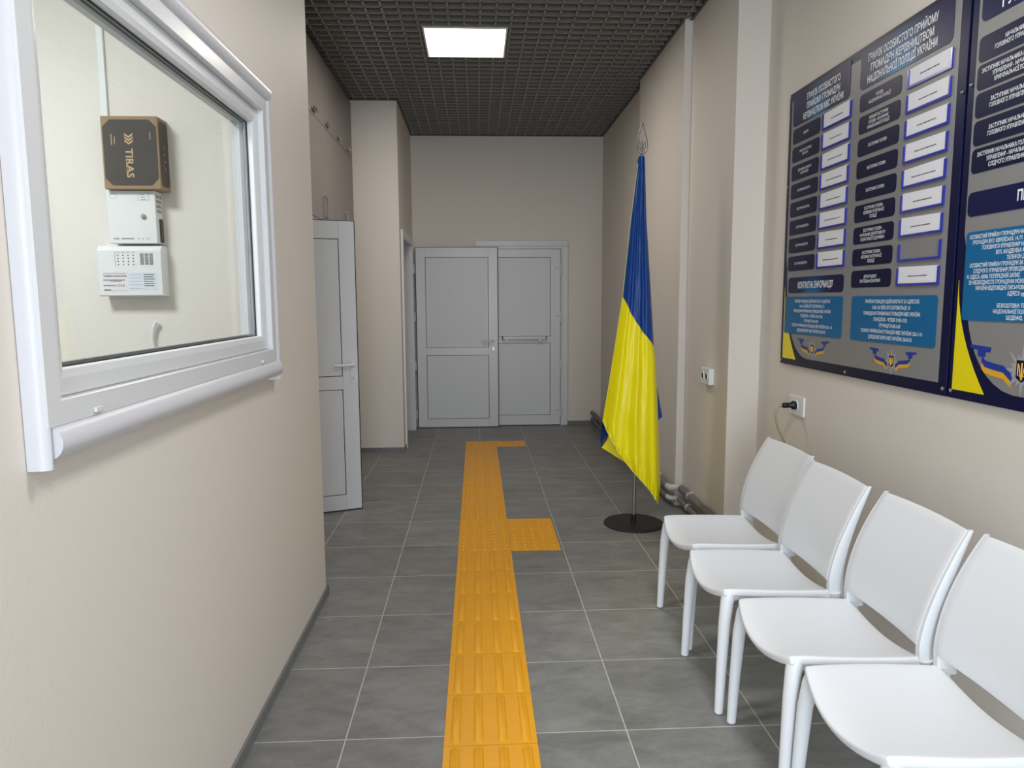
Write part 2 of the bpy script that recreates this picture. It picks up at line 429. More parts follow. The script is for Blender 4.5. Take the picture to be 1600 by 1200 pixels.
# ------------------------------------------------------------------ booth window
W = (1.188, 2.52, 1.20, 2.065)       # inside of the casing: y0 y1 z0 z1
t = structthing('window_1', 'white framed booth window in the left wall', 'window', (X_L, 1.86, 1.2)); bs = t.location
def loops(bm, prof, rect):
    """mitred frame: prof = (inward offset, x)"""
    rs = []
    for d, x in prof:
        y0, y1, z0, z1 = rect[0]+d, rect[1]-d, rect[2]+d, rect[3]-d
        rs.append([bm.verts.new((x, a, c)) for a, c in ((y0, z0), (y1, z0), (y1, z1), (y0, z1))])
    for a, c in zip(rs, rs[1:]):
        for k in range(4): bm.faces.new((a[k], a[(k+1) % 4], c[(k+1) % 4], c[k]))
    return bm
obj('window_frame', loops(nb(), [(-0.008, -0.80), (-0.008, -0.704), (-0.004, -0.700), (0.036, -0.700), (0.038, -0.702), (0.038, -0.7165), (0.038, -0.80), (-0.008, -0.80)], W), M_pvc, t, base=bs)
obj('sash', loops(nb(), [(0.0385, -0.79), (0.0385, -0.7195), (0.041, -0.717), (0.070, -0.717), (0.084, -0.7215), (0.086, -0.724), (0.086, -0.736), (0.086, -0.79), (0.0385, -0.79)], W), M_pvc, t, base=bs)
obj('gasket', loops(nb(), [(0.084, -0.738), (0.0885, -0.738), (0.0885, -0.742), (0.084, -0.742), (0.084, -0.738)], W), M_gasket, t, base=bs)
obj('spacer', loops(nb(), [(0.087, -0.750), (0.093, -0.750), (0.093, -0.762), (0.087, -0.762), (0.087, -0.750)], W), M_steel, t, base=bs)
b = nb()
for gx in (-0.7445, -0.7685):
    box(b, gx-0.002, gx+0.002, W[0]+0.086, W[1]-0.086, W[2]+0.086, W[3]-0.086)
obj('glass_pane', b, M_glass, t, base=bs)
def halfround(bm, axis, lo, hi, c, depth, half=0.033):
    prof = [(half*math.cos(PI*k/12), depth*math.sin(PI*k/12)**0.8) for k in range(13)]
    rs = []
    for e in (lo, hi):
        rs.append([bm.verts.new((X_L+0.001+d, e, c+q) if axis == 'y' else (X_L+0.001+d, c+q, e)) for q, d in prof])
    for k in range(12): bm.faces.new((rs[0][k], rs[0][k+1], rs[1][k+1], rs[1][k]))
    bm.faces.new(rs[0][::-1]); bm.faces.new(rs[1]); bm.faces.new((rs[0][0], rs[1][0], rs[1][12], rs[0][12]))
    return bm
for ax, lo, hi, c, dp, hf in (('y', 1.196, 2.552, 1.168, 0.048, 0.033), ('y', 1.196, 2.552, 2.097, 0.048, 0.033), ('z', 1.126, 2.135, 1.187, 0.034, 0.013), ('z', 1.128, 2.115, 2.553, 0.038, 0.033)):
    obj('casing', halfround(nb(), ax, lo, hi, c, dp, hf), M_casing, t, smooth=True, base=bs)
for yy in (1.335, 2.36):
    obj('drain_cap', box(nb(), -0.700, -0.694, yy-0.014, yy+0.014, 1.2005, 1.2105, 0.002), M_pvc, t, base=bs)

# ------------------------------------------------------------------ things on the booth wall
fmap = lambda yf: (lambda u, v, w: Vector((u, yf - w, v)))     # print on faces that look back at the viewer
YW = 3.2
t = thing('cardboard_box', 'black printed cardboard box standing on the white metal unit in the booth', 'box', (-1.416, 3.15, 1.866)); bs = t.location
bx0, bx1, bz0, bz1, yf = -1.531, -1.303, 1.866, 2.158, 3.10
obj('carton', box(nb(), bx0, bx1, yf, YW-0.002, bz0, bz1, 0.003), M_cardboard, t, base=bs)
def octa(u0, u1, v0, v1, c): return [(u0+c, v0), (u1-c, v0), (u1, v0+c), (u1, v1-c), (u1-c, v1), (u0+c, v1), (u0, v1-c), (u0, v0+c)]
b = nb(); prism(b, octa(bx0+0.007, bx1-0.006, bz0+0.014, bz1-0.014, 0.029), fmap(yf), 0.0, 0.0008)
smap = lambda u, v, w: Vector((bx1 + w, u, v))
prism(b, octa(yf+0.010, YW-0.012, bz0+0.014, bz1-0.014, 0.014), smap, 0.0, 0.0008)
pr = obj('printed_face', b, M_boxprint, t, base=bs)
b = nb()
rot = lambda yf2: (lambda u, v, w: Vector((-1.418 + v, yf2 - w, 2.012 - u)))   # lettering that runs downwards
text(b, 'TIRAS', 0.042, -0.018, 0.030, rot(yf-0.0010), width=0.118, bold=0.02)
obj('lettering', b, M_tan, t, base=bs); b = nb()
for k in range(3):
    o = -0.066 + k*0.013
    for sgn in (-1, 1):
        prism(b, [(o, 0.0), (o+0.008, 0.0), (o-0.004, sgn*0.017), (o-0.012, sgn*0.017)], lambda u, v, w: rot(yf-0.0010)(u, v-0.003, w), 0.0, 0.0003)
obj('arrow_logo', b, M_tan, t, base=bs); b = nb()
for j, (uu, ww) in enumerate(((-0.085, 0.045), (-0.085, 0.03))):
    obj('small_print', box(nb(), -1.492+j*0.012, -1.489+j*0.012, yf-0.0014, yf-0.0009, 2.055-ww*0.3, 2.055+ww*0.7), M_tan, t, base=bs)
obj('small_print', box(nb(), -1.336, -1.333, yf-0.0014, yf-0.0009, 2.065, 2.095), M_tan, t, base=bs)
box(b, -1.436, -1.434, yf-0.0014, yf-0.0009, 1.935, 1.985)
obj('small_print', b, M_tan, t, base=bs)
for k in range(4): obj('side_mark', box(nb(), bx1+0.0009, bx1+0.0014, yf+0.05, yf+0.058, 1.95+0.03*k, 1.958+0.03*k), M_tan, t, base=bs)

t = thing('power_supply_unit', 'white metal lockable unit hung between the carton and the keypad panel', 'alarm unit', (-1.44, 3.2, 1.645)); bs = t.location
px0, px1, pz0, pz1, yf = -1.541, -1.343, 1.646, 1.864, 3.128
b = nb(); box(b, px0, px1, yf, YW-0.001, pz0, pz1, 0.003)
obj('enclosure', b, M_device, t, base=bs)
b = nb()
for j in range(4):
    for k in range(4): box(b, px1, px1+0.0008, yf+0.012+0.013*k, yf+0.018+0.013*k, 1.775+0.020*j, 1.788+0.020*j)
obj('vent', b, M_sockdark, t, base=bs)
b = nb(); lathe(b, (-1.392, yf, 1.757), [(0.011, 0.0), (0.011, -0.004), (0.008, -0.006), (0.003, -0.0065)], 20, 'y'); obj('lock', b, M_chrome, t, base=bs)
obj('cable_gland', box(nb(), px1, px1+0.006, yf+0.03, yf+0.055, 1.652, 1.75, 0.001), M_black, t, base=bs)
b = nb()
for k in range(3): box(b, -1.405+0.003*k, -1.385+0.002*k, yf-0.0006, yf, 1.846-0.010*k, 1.849-0.010*k); box(b, -1.373, -1.370, yf-0.0006, yf, 1.845-0.010*k, 1.849-0.010*k)
for (x0, x1, z) in ((-1.522, -1.498, 1.664), (-1.49, -1.437, 1.664), (-1.421, -1.416, 1.664), (-1.404, -1.399, 1.664)): obj('print_line', box(nb(), x0, x1, yf-0.0006, yf, z, z+0.005), M_button, t, base=bs)
for (x0, x1, z0, z1) in ((-1.412, -1.364, 1.855, 1.856), (-1.412, -1.364, 1.822, 1.823), (-1.412, -1.411, 1.822, 1.856), (-1.365, -1.364, 1.822, 1.856)): box(b, x0, x1, yf-0.0005, yf, z0, z1)
obj('small_print', b, M_button, t, base=bs); b = nb()
tube(b, [(-1.388, yf, 1.661), (-1.385, yf, 1.672), (-1.376, yf, 1.662), (-1.373, yf, 1.672)], 0.001, 5)
obj('wave_mark', b, M_button, t, base=bs); b = nb()
tube(b, [(-1.513+0.014*math.cos(a*PI/8), yf, 1.842+0.011*math.sin(a*PI/8)) for a in range(17)], 0.0006, 4)
obj('oval_mark', b, M_button, t, base=bs)

t = thing('alarm_keypad_panel', 'white alarm panel with keypad and paper sticker, lowest on the booth wall', 'alarm unit', (-1.46, 3.2, 1.426)); bs = t.location
kx0, kx1, kz0, kz1, yf = -1.595, -1.333, 1.426, 1.637, 3.127
b = nb()
prof = [(YW-0.001, kz0), (yf+0.004, kz0), (yf, kz0+0.004), (yf, kz1-0.020), (yf+0.016, kz1), (YW-0.001, kz1)]
L_ = [b.verts.new((kx0, y, z)) for y, z in prof]; R_ = [b.verts.new((kx1, y, z)) for y, z in prof]
b.faces.new(L_); b.faces.new(R_[::-1])
for i in range(6): b.faces.new((L_[i], R_[i], R_[(i+1) % 6], L_[(i+1) % 6]))
bmesh.ops.recalc_face_normals(b, faces=b.faces)
obj('enclosure', b, M_device, t, base=bs)
for j in range(4):
    for k in range(3):
        obj('button', box(nb(), -1.418+0.019*k, -1.404+0.019*k, yf-0.003, yf, 1.600-0.0125*j-0.004, 1.606-0.0125*j, 0.001), M_button, t, base=bs)
obj('sticker', box(nb(), -1.578, -1.474, yf-0.0006, yf-0.0001, 1.444, 1.528), M_card, t, base=bs)
obj('sticker', box(nb(), -1.471, -1.352, yf-0.0006, yf-0.0001, 1.452, 1.526), mat('pale blue paper sticker', (214, 222, 236), 0.6), t, base=bs)
b = nb(); fm = fmap(yf-0.0009)
text(b, 'ТОВ «ПІВДЕННА ОХОРОННА СИСТЕМА»', -1.526, 1.507, 0.0075, fm, width=0.098, bold=0.03)
box(b, -1.575, -1.477, yf-0.0010, yf-0.0008, 1.521, 1.5225)
for z, w2 in ((1.492, 0.09), (1.470, 0.05), (1.451, 0.03)): box(b, -1.576, -1.576+w2, yf-0.0010, yf-0.0008, z, z+0.0032)
text(b, '1762', -1.505, 1.468, 0.009, fm, width=0.032, bold=0.0)
for z in (1.466, 1.450): box(b, -1.576, -1.478, yf-0.0010, yf-0.0008, z, z+0.0006)
for z in (1.516, 1.502, 1.488, 1.474, 1.458): box(b, -1.468, -1.416, yf-0.0010, yf-0.0008, z, z+0.0006)
for k in range(6): box(b, -1.408, -1.408+0.045-0.004*(k % 2), yf-0.0010, yf-0.0008, 1.515-0.0095*k, 1.518-0.0095*k)
for k in range(4):
    for j in range(4): box(b, -1.512+0.021*k, -1.507+0.021*k, yf-0.0006, yf-0.0001, 1.556+0.013*j, 1.561+0.013*j)
box(b, -1.522, -1.521, yf-0.0006, yf-0.0001, 1.548, 1.612)
for k in range(4): box(b, -1.516+0.021*k, -1.503+0.021*k, yf-0.0006, yf-0.0001, 1.609, 1.6105)
obj('lettering', b, M_inkdark, t, base=bs)
obj('lettering', box(nb(), -1.548, -1.50, yf-0.0011, yf-0.0009, 1.4875, 1.4905), M_inkred, t, base=bs)

tag(obj('cable_trunking', box(nb(), -1.567, -1.541, YW-0.014, YW-0.001, 2.16, 3.045, 0.001), M_device), 'white plastic trunking running up the booth wall behind the carton', 'cable trunking')
b = nb(); tube(b, smoothpath([(-1.415, YW-0.02, 0.95), (-1.412, YW-0.02, 1.18), (-1.414, YW-0.02, 1.24), (-1.406, YW-0.02, 1.285), (-1.394, YW-0.02, 1.308), (-1.388, YW-0.022, 1.315)]), 0.009, 10)
tag(obj('wall_cable', b, M_device, smooth=True), 'short bent white cable end on the booth wall below the keypad panel', 'cable')
b = nb(); tube(b, smoothpath([(-1.905, YW-0.0012, 2.01), (-1.895, YW-0.0012, 2.02), (-1.89, YW-0.0012, 2.0), (-1.90, YW-0.0012, 1.985)]), 0.0018, 5)
tube(b, smoothpath([(-1.90, YW-0.0012, 1.975), (-1.885, YW-0.0012, 1.97), (-1.893, YW-0.0012, 1.945), (-1.88, YW-0.0012, 1.94)]), 0.0018, 5)
tag(obj('pencil_mark', b, M_mark), 'faint pencil scribble on the booth wall left of the carton', 'mark')

# ------------------------------------------------------------------ doors
def leaf(parent, width, height, handle=True, hinge_x=None, thick=0.06, stile=0.105, panels=((0.10, 0.805), (0.89, 1.865)), hinges=(), hinge_side=-1, name='leaf', z0=0.008):
    """white pvc door leaf in local coordinates: x along the width from 0, face at y=0 looking to -y"""
    b = nb()
    x0, x1 = 0.004, width-0.004
    s0, s1 = stile, width-stile
    zs = [z0] + [q for p in panels for q in p] + [height]
    box(b, x0, s0, 0, thick, z0, height, 0.003); box(b, s1, x1, 0, thick, z0, height, 0.003)
    for k in range(0, len(zs), 2): box(b, s0, s1, 0.0005, thick-0.0005, zs[k], zs[k+1])
    lf = obj(name, b, M_pvc, parent)
    for (p0, p1) in panels:
        obj('gasket', box(nb(), s0, s1, 0.012, thick-0.012, p0, p1), M_gasket, lf)
        g = 0.005
        bm = nb(); box(bm, s0+g, s1-g, 0.006, thick-0.006, p0+g, p1-g, 0.002)
        obj('panel', bm, M_pvcpanel, lf)
        bm = nb()   # glazing bead round the panel
        for (a, c, e, f) in ((s0+g, s0+g+0.014, p0+g, p1-g), (s1-g-0.014, s1-g, p0+g, p1-g), (s0+g+0.014, s1-g-0.014, p0+g, p0+g+0.014), (s0+g+0.014, s1-g-0.014, p1-g-0.014, p1-g)):
            box(bm, a, c, 0.002, 0.010, e, f)
        obj('bead', bm, M_pvc, lf)
    bm = nb()      # dark seal round the leaf
    box(bm, -0.003, 0.004, 0.010, thick-0.004, z0-0.003, height+0.003); box(bm, width-0.004, width+0.003, 0.010, thick-0.004, z0-0.003, height+0.003)
    box(bm, -0.003, width+0.003, 0.010, thick-0.004, height, height+0.005); box(bm, -0.003, width+0.003, 0.010, thick-0.004, z0-0.005, z0)
    obj('seal', bm, M_gasket, lf)
    return lf
def lever(lf, x, z, side):
    """lever handle with long plate, pointing to side"""
    b = nb(); prism(b, rrect(x-0.015, x+0.015, z-0.13, z+0.04, 0.014), lambda u, v, w: Vector((u, -w, v)), 0.0, 0.008)
    obj('handle_plate', b, M_pvc, lf)
    b = nb(); tube(b, smoothpath([(x, 0, z), (x, -0.035, z), (x+side*0.012, -0.048, z), (x+side*0.06, -0.050, z-0.001), (x+side*0.125, -0.048, z-0.003)], 5), 0.010, 10)
    obj('handle', b, M_pvc, lf, smooth=True)
    b = nb(); prism(b, rrect(x-0.006, x+0.006, z-0.105, z-0.072, 0.0058), lambda u, v, w: Vector((u, -w, v)), 0.008, 0.011)
    obj('lock_cylinder', b, M_chrome, lf)
    b = nb(); box(b, x-0.0015, x+0.0015, -0.0115, -0.011, z-0.098, z-0.082); obj('keyhole', b, M_black, lf)
def hinge(lf, x, z, side):
    b = nb(); tube(b, [(x, -0.012, z-0.075), (x, -0.012, z+0.02)], 0.009, 10)
    box(b, min(x, x-side*0.062), max(x, x-side*0.062), -0.012, 0.0, z-0.012, z+0.018, 0.002)
    obj('hinge', b, M_pvc, lf)

# door in the alcove, standing open into the corridor
d1 = structthing('door_1', 'white panelled door standing open beyond the end of the left wall', 'door', (-1.634, 4.446, 0), math.atan2(0.336, 0.942))
lf = leaf(d1, 0.90, 1.912, panels=((0.11, 0.822), (0.908, 1.80)))
lever(lf, 0.862, 0.985, -1)
b = nb(); box(b, 0.899, 0.9045, 0.02, 0.04, 0.70, 1.02); obj('lock_plate', b, M_chrome, lf)

# side doorway in the pier, its leaf folded back against the back wall
d2 = structthing('door_2', 'white panelled door opened flat before the back wall doorway', 'door', (-0.657, 7.82, 0)); bs = d2.location
b = nb()
box(b, -0.692, -0.672, 6.725, 6.785, 0, 2.055, 0.004); box(b, -0.692, -0.672, 7.715, 7.775, 0, 2.055, 0.004); box(b, -0.692, -0.672, 6.785, 7.715, 1.995, 2.055, 0.004)
box(b, -0.76, -0.672, 6.785, 6.80, 0, 1.995); box(b, -0.76, -0.672, 7.70, 7.715, 0, 1.995); box(b, -0.76, -0.672, 6.80, 7.70, 1.98, 1.995)
obj('door_frame', b, M_pvc, d2, base=bs)
lf = leaf(d2, 0.89, 1.967)
lever(lf, 0.835, 0.962, -1)
for z in (1.745, 1.230, 0.695, 0.155):
    b = nb(); box(b, -0.030, -0.006, 0.0, 0.05, z-0.05, z+0.045, 0.003); tube(b, [(-0.018, -0.004, z-0.055), (-0.018, -0.004, z+0.05)], 0.010, 10)
    obj('hinge', b, M_pvc, lf)

# doorway in the back wall
d3 = structthing('door_3', 'white panelled door with push bar closed in the back wall', 'door', (0.50, 7.90, 0)); bs = d3.location
b = nb()
box(b, -0.012, 0.055, 7.895, 7.929, 0, 1.985, 0.006); box(b, 0.945, 1.011, 7.895, 7.929, 0, 1.985, 0.006); box(b, -0.012, 1.011, 7.895, 7.929, 1.985, 2.05, 0.006)
box(b, 0.055, 0.075, 7.905, 7.929, 0, 1.985); box(b, 0.932, 0.945, 7.905, 7.929, 0, 1.985); box(b, 0.075, 0.932, 7.905, 7.929, 1.960, 1.985)
obj('door_frame', b, M_pvc, d3, base=bs)
lf = leaf(d3, 0.855, 1.955, thick=0.032, panels=((0.118, 0.927), (1.0, 1.867)), stile=0.115)
for ch in (lf,): ch.location = (0.075-0.50, 7.896-7.90, 0)
for z in (1.756, 1.237, 0.717, 0.19): hinge(lf, 0.852, z, 1)
b = nb(); box(b, 0.21, 0.685, -0.052, -0.030, 0.972, 1.004, 0.006); obj('push_bar', b, M_pvc, lf)
for xx in (0.255, 0.62):
    b = nb(); box(b, xx-0.018, xx+0.018, -0.048, 0.0, 0.945, 0.985, 0.004); obj('bar_bracket', b, M_pvcpanel, lf)
b = nb(); box(b, 0.200, 0.210, -0.054, -0.028, 0.968, 1.008); box(b, 0.685, 0.691, -0.054, -0.028, 0.968, 1.008); obj('bar_end', b, M_black, lf)

# ------------------------------------------------------------------ built-in cabinets
def cabinet(y0, y1, label):
    t = thing('wall_cabinet', label, 'cabinet', (-1.39, (y0+y1)/2, 0), group='taupe cabinets in the alcove'); bs = t.location
    obj('carcass', box(nb(), -1.69, -1.110, y0+0.001, y1-0.001, 0, 3.14), M_taupe, t, base=bs)
    ym = (y0+y1)/2
    for k, (a, c) in enumerate(((y0, ym), (ym, y1))):
        for (z0, z1, kind) in ((0.08, 1.972, 'low'), (1.976, 2.652, 'mid'), (2.656, 3.138, 'top')):
            d = obj('door', box(nb(), -1.108, -1.09, a+0.001, c-0.001, z0, z1, 0.001), M_taupe, t, base=bs)
            b = nb()
            if kind == 'top':
                yc = (a+c)/2; box(b, -1.09, -1.072, yc-0.05, yc+0.05, 2.683, 2.690); box(b, -1.076, -1.070, yc-0.05, yc+0.05, 2.676, 2.702)
            else:
                yc = c-0.03 if k == 0 else a+0.03; zc = 2.065 if kind == 'mid' else 1.05
                box(b, -1.09, -1.066, yc-0.006, yc+0.006, zc-0.075, zc-0.065); box(b, -1.09, -1.066, yc-0.006, yc+0.006, zc+0.065, zc+0.075); box(b, -1.070, -1.060, yc-0.006, yc+0.006, zc-0.08, zc+0.08)
            obj('handle', b, M_chrome, d, base=bs)
    return t
cabinet(4.84, 5.71, 'taupe floor-to-ceiling cabinet nearer the left wall, its foot behind the open door')
cabinet(5.71, 6.575, 'taupe floor-to-ceiling cabinet in the corner against the pier')

# ------------------------------------------------------------------ information boards on the right wall
XB = 1.550     # face of the boards
bmap = lambda u, v, w: Vector((XB - w, u, v))      # u is world y (the writing runs towards smaller y)
tmap = lambda u, v, w: Vector((XB - w, -u, v))     # for lettering: u grows to the reader's right = -y
def plate(name, y0, y1, z0, z1, r, m, parent, bs, w0=0.0012, w1=0.0026, corners=(1, 1, 1, 1)):
    b = nb(); prism(b, rrect(y0, y1, z0, z1, r, corners), bmap, w0, w1); return obj(name, b, m, parent, base=bs)
def lines(parent, bs, rows, yc, z_top, z_bot, cap, cond=0.62, w=0.0030, name='lettering', bold=0.02, maxw=None):
    b = nb(); n = len(rows); pitch_ = (z_top-z_bot)/n
    for i, s in enumerate(rows):
        if not s: continue
        z = z_top - pitch_*(i+0.5) - cap/2
        vs, fs = glyphs(s, bold); wd = (max(p[0] for p in vs)-min(p[0] for p in vs))*cap/0.73*cond
        if maxw and wd > maxw: wd = maxw
        text(b, s, -yc, z, cap, tmap, width=wd, bold=bold, w=w)
    return obj(name, b, M_ink, parent, base=bs)
def screws(t, bs, pts):
    for y, z in pts:
        b = nb(); lathe(b, (XB, y, z), [(0.0065, 0.0), (0.0065, -0.003), (0.004, -0.0055), (0.001, -0.006)], 16, 'x'); obj('screw', b, M_chrome, t, smooth=True, base=bs)
def emblem(t, bs, yc, zc, k):
    """eight-pointed badge with a shield and trident between two blue-yellow ribbons"""
    b = nb(); pts = []
    for i in range(32):
        a = 2*PI*i/32 + PI/2
        r = (0.052 if i % 4 == 0 else (0.034 if i % 2 == 0 else 0.024))*k
        pts.append((yc + r*math.cos(a), zc + r*math.sin(a)))
    prism(b, pts, bmap, 0.0012, 0.0018); e = obj('emblem', b, M_silver, t, base=bs)
    b = nb(); prism(b, [(yc-0.015*k, zc+0.021*k), (yc+0.015*k, zc+0.021*k), (yc+0.015*k, zc-0.014*k), (yc, zc-0.023*k), (yc-0.015*k, zc-0.014*k)], bmap, 0.0018, 0.0024)
    obj('shield', b, M_navy, e, base=bs)
    b = nb(); f = lambda y, z: (XB-0.0028, yc+y*k, zc+z*k); r = 0.0011*k
    for s in (-1, 1):
        tube(b, [f(s*0.010, 0.014), f(s*0.010, -0.009), f(0, -0.011)], r, 5); tube(b, smoothpath([f(s*0.010, 0.014), f(s*0.006, 0.005), f(s*0.004, -0.005), f(0, -0.018)], 3), r, 5)
    tube(b, [f(0, 0.016), f(0, -0.018)], r*1.3, 5)
    obj('trident', b, M_gold, e, base=bs)
    for colr, dz in ((M_rblue, 0.0), (M_gold, -0.013)):
        for s in (-1, 1):
            b = nb()
            P = [(0.027, -0.010), (0.050, 0.006), (0.080, 0.009), (0.104, 0.013), (0.114, 0.022)]
            top = [(x, z+dz) for x, z in P]; bot = [(x, z+dz-0.014) for x, z in P]
            poly = [(yc+s*x*k, zc+z*k) for x, z in top] + [(yc+s*x*k, zc+z*k) for x, z in bot[::-1]]
            prism(b, poly, bmap, 0.0012, 0.0016 if dz else 0.0020)
            if not dz:
                prism(b, [(yc+s*x*k, zc+z*k) for x, z in ((0.104, 0.020), (0.126, 0.020), (0.128, 0.033), (0.152, 0.037), (0.150, 0.044), (0.088, 0.041), (0.090, 0.031), (0.104, 0.030))], bmap, 0.0012, 0.0020)
            obj('ribbon', b, colr, e, base=bs)
CARD_N = ['topmost', 'second from the top', 'third from the top', 'fourth from the top', 'fifth from the top', 'sixth from the top', 'seventh from the top', 'eighth from the top', 'ninth and lowest']

def corner_yellow(y0):   # yellow swoosh and navy curve at the lower left, y0 = left edge of board
    yel = [(y0-0.026, 1.105), (y0-0.174, 1.105)] + [(y0-0.026-0.148*math.cos(a)**1.6 if False else y0-0.026-0.148*(1-s)**1.9, 1.105+0.352*s) for s in [i/10 for i in range(1, 11)] for a in (0,)]
    return yel

def greyfield(t, bs, y0, y1):
    """printed grey field; its lower left corner is cut by the navy curve"""
    gl, gr, gb, gt = y0-0.030, y1+0.042, 1.118, 2.352
    poly = [(gr, gb), (gr, gt), (gl, gt), (gl, 1.60), (gl-0.014, 1.55)]
    poly += [(gl-0.014-0.040*s-0.20*s**2.6, 1.55-(1.55-gb)*(1-(1-s)**1.6)) for s in [i/12 for i in range(1, 13)]]
    b = nb(); prism(b, poly, bmap, 0.0, 0.0008); return obj('grey_field', b, M_grey, t, base=bs)

# first board
t = thing('information_board', 'whole navy and grey notice board with two columns of white name cards', 'notice board', (X_R, 2.917, 1.075), group='notice boards on the right wall'); bs = t.location
BY0, BY1, BZ0, BZ1 = 3.568, 2.270, 1.076, 2.392
obj('backing', box(nb(), XB, X_R-0.001, BY1, BY0, BZ0, BZ1, 0.001), M_navy, t, base=bs)
greyfield(t, bs, BY0, BY1)
b = nb(); prism(b, corner_yellow(BY0), bmap, 0.0, 0.0010); obj('yellow_corner', b, M_byellow, t, base=bs)
h = plate('heading', 2.988, 3.520, 2.226, 2.375, 0.022, M_header, t, bs, corners=(1, 1, 0, 0))
lines(h, bs, ['ГРАФІК ОСОБИСТОГО', 'ПРИЙОМУ ГРОМАДЯН', 'КЕРІВНИЦТВОМ МВС УКРАЇНИ'], 3.225, 2.355, 2.232, 0.028, cond=0.72, maxw=0.37)
h = plate('heading', 2.345, 2.910, 2.226, 2.375, 0.022, M_header, t, bs, corners=(1, 1, 0, 0))
lines(h, bs, ['ГРАФІК ОСОБИСТОГО ПРИЙОМУ', 'ГРОМАДЯН КЕРІВНИЦТВОМ', 'НАЦІОНАЛЬНОЇ ПОЛІЦІЇ УКРАЇНИ'], 2.640, 2.357, 2.234, 0.028, cond=0.72, maxw=0.43)
LEFT = [['МІНІСТР'], ['ПЕРШИЙ ЗАСТУПНИК', 'МІНІСТРА'], ['ДЕРЖАВНИЙ СЕКРЕТАР', 'МВС УКРАЇНИ']] + [['ЗАСТУПНИК МІНІСТРА']]*5
RIGHT = [['ГОЛОВА', 'НАЦІОНАЛЬНОЇ ПОЛІЦІЇ'], ['ПЕРШИЙ ЗАСТУПНИК', 'ГОЛОВИ - НАЧАЛЬНИК', 'КРИМІНАЛЬНОЇ ПОЛІЦІЇ']] + [['ЗАСТУПНИК ГОЛОВИ']]*3 + [['ЗАСТУПНИК ГОЛОВИ -', 'КЕРІВНИК ПАТРУЛЬНОЇ', 'ПОЛІЦІЇ'], ['ЗАСТУПНИК ГОЛОВИ -', 'НАЧАЛЬНИК ДЕПАРТАМЕНТУ', 'ОПЕРАТИВНОЇ ПІДТРИМКИ'], ['ЗАСТУПНИК ГОЛОВИ -', 'КЕРІВНИК ПАТРУЛЬНОЇ', 'ПОЛІЦІЇ'], ['ДЕПАРТАМЕНТ', 'ВНУТРІШНЬОЇ БЕЗПЕКИ']]
def pocket(y0, y1, z0, z1):
    """clear blue-edged pocket, open at the top"""
    b = nb(); e = 0.008
    box(b, XB-0.007, XB-0.0010, y0-e, y1+e, z0-e, z0); box(b, XB-0.007, XB-0.0010, y0-e, y0, z0, z1); box(b, XB-0.007, XB-0.0010, y1, y1+e, z0, z1)
    return obj('card_pocket', b, M_blueedge, t, base=bs)
random.seed(4)
def card(y0, y1, z0, z1, label):
    c = thing('name_card', label, 'card', (XB-0.003, (y0+y1)/2, z0+0.0006), group='white name cards on the notice board'); cb = c.location
    tilt = random.uniform(-0.003, 0.003)
    b = nb(); prism(b, [(y0+0.001, z0+0.0006), (y1-0.001, z0+0.0006), (y1-0.001, z1+0.004+tilt), (y0+0.001, z1+0.004-tilt)], bmap, 0.0018, 0.0034); obj('paper', b, M_card, c, base=cb)
    b = nb(); L = (y1-y0)*random.uniform(0.42, 0.6); y = (y0+y1)/2 + L/2; zc = (z0+z1)/2 - 0.002
    while y > (y0+y1)/2 - L/2:
        w = random.uniform(0.003, 0.007); hh = random.choice((0.0035, 0.0045)); box(b, XB-0.0038, XB-0.0036, y-w, y, zc-hh/2, zc+hh/2); y -= w + random.uniform(0.001, 0.0025)
    obj('lettering', b, M_inkdark, c, base=cb)
for i in range(8):
    z1 = 2.212 - i*0.0867; z0 = z1 - 0.070
    p = plate('position_plate', 3.238, 3.514, z0, z1, 0.016, M_navyplate, t, bs)
    rows = LEFT[i]; lines(p, bs, rows, 3.375, z1-0.035+0.0085*len(rows), z1-0.035-0.0085*len(rows), 0.0112, bold=0.010, cond=0.74, maxw=0.215)
    pocket(2.975, 3.203, z0+0.008, z1-0.002)
    card(2.975, 3.203, z0+0.008, z1-0.002, 'white card, %s in the left column of the whole notice board' % CARD_N[i].replace('eighth from the top', 'lowest'))
for i in range(9):
    z1 = 2.208 - i*0.0870; z0 = z1 - 0.068
    p = plate('position_plate', 2.620, 2.904, z0, z1, 0.016, M_navyplate, t, bs)
    rows = RIGHT[i]; lines(p, bs, rows, 2.762, z1-0.034+0.0088*len(rows), z1-0.034-0.0088*len(rows), 0.0122, bold=0.010, cond=0.72, maxw=0.225)
    pocket(2.345, 2.572, z0+0.009, z1-0.004)
    if i != 7: card(2.345, 2.572, z0+0.009, z1-0.004, 'white card, %s in the right column of the whole notice board' % (CARD_N[i] if i != 8 else 'lowest, below the empty pocket,'))
h = plate('heading', 2.966, 3.500, 1.428, 1.503, 0.018, M_header, t, bs)
lines(h, bs, ['КОНТАКТНА ІНФОРМАЦІЯ'], 3.225, 1.497, 1.434, 0.030, cond=0.7, maxw=0.34)
ADDR = ['ПРИЙОМ ГРОМАДЯН ЗДІЙСНЮЄТЬСЯ ЗА АДРЕСОЮ:', '01601, М. КИЇВ, ВУЛ. БОГОМОЛЬЦЯ, 10', 'ПРИМІЩЕННЯ ПРИЙМАЛЬНІ ГРОМАДЯН МВС УКРАЇНИ.', 'ПОНЕДІЛОК - ЧЕТВЕР З 9.00-17.00,', "П'ЯТНИЦЯ З 9.00-16.00", 'ТЕЛЕФОН ПРИЙМАЛЬНІ ГРОМАДЯН МВС УКРАЇНИ: 256-11-10', 'ДОВІДКОВЕ БЮРО МВС УКРАЇНИ: 256-03-33']
h = plate('address_panel', 2.963, 3.530, 1.231, 1.410, 0.014, M_teal, t, bs, w1=0.0030)
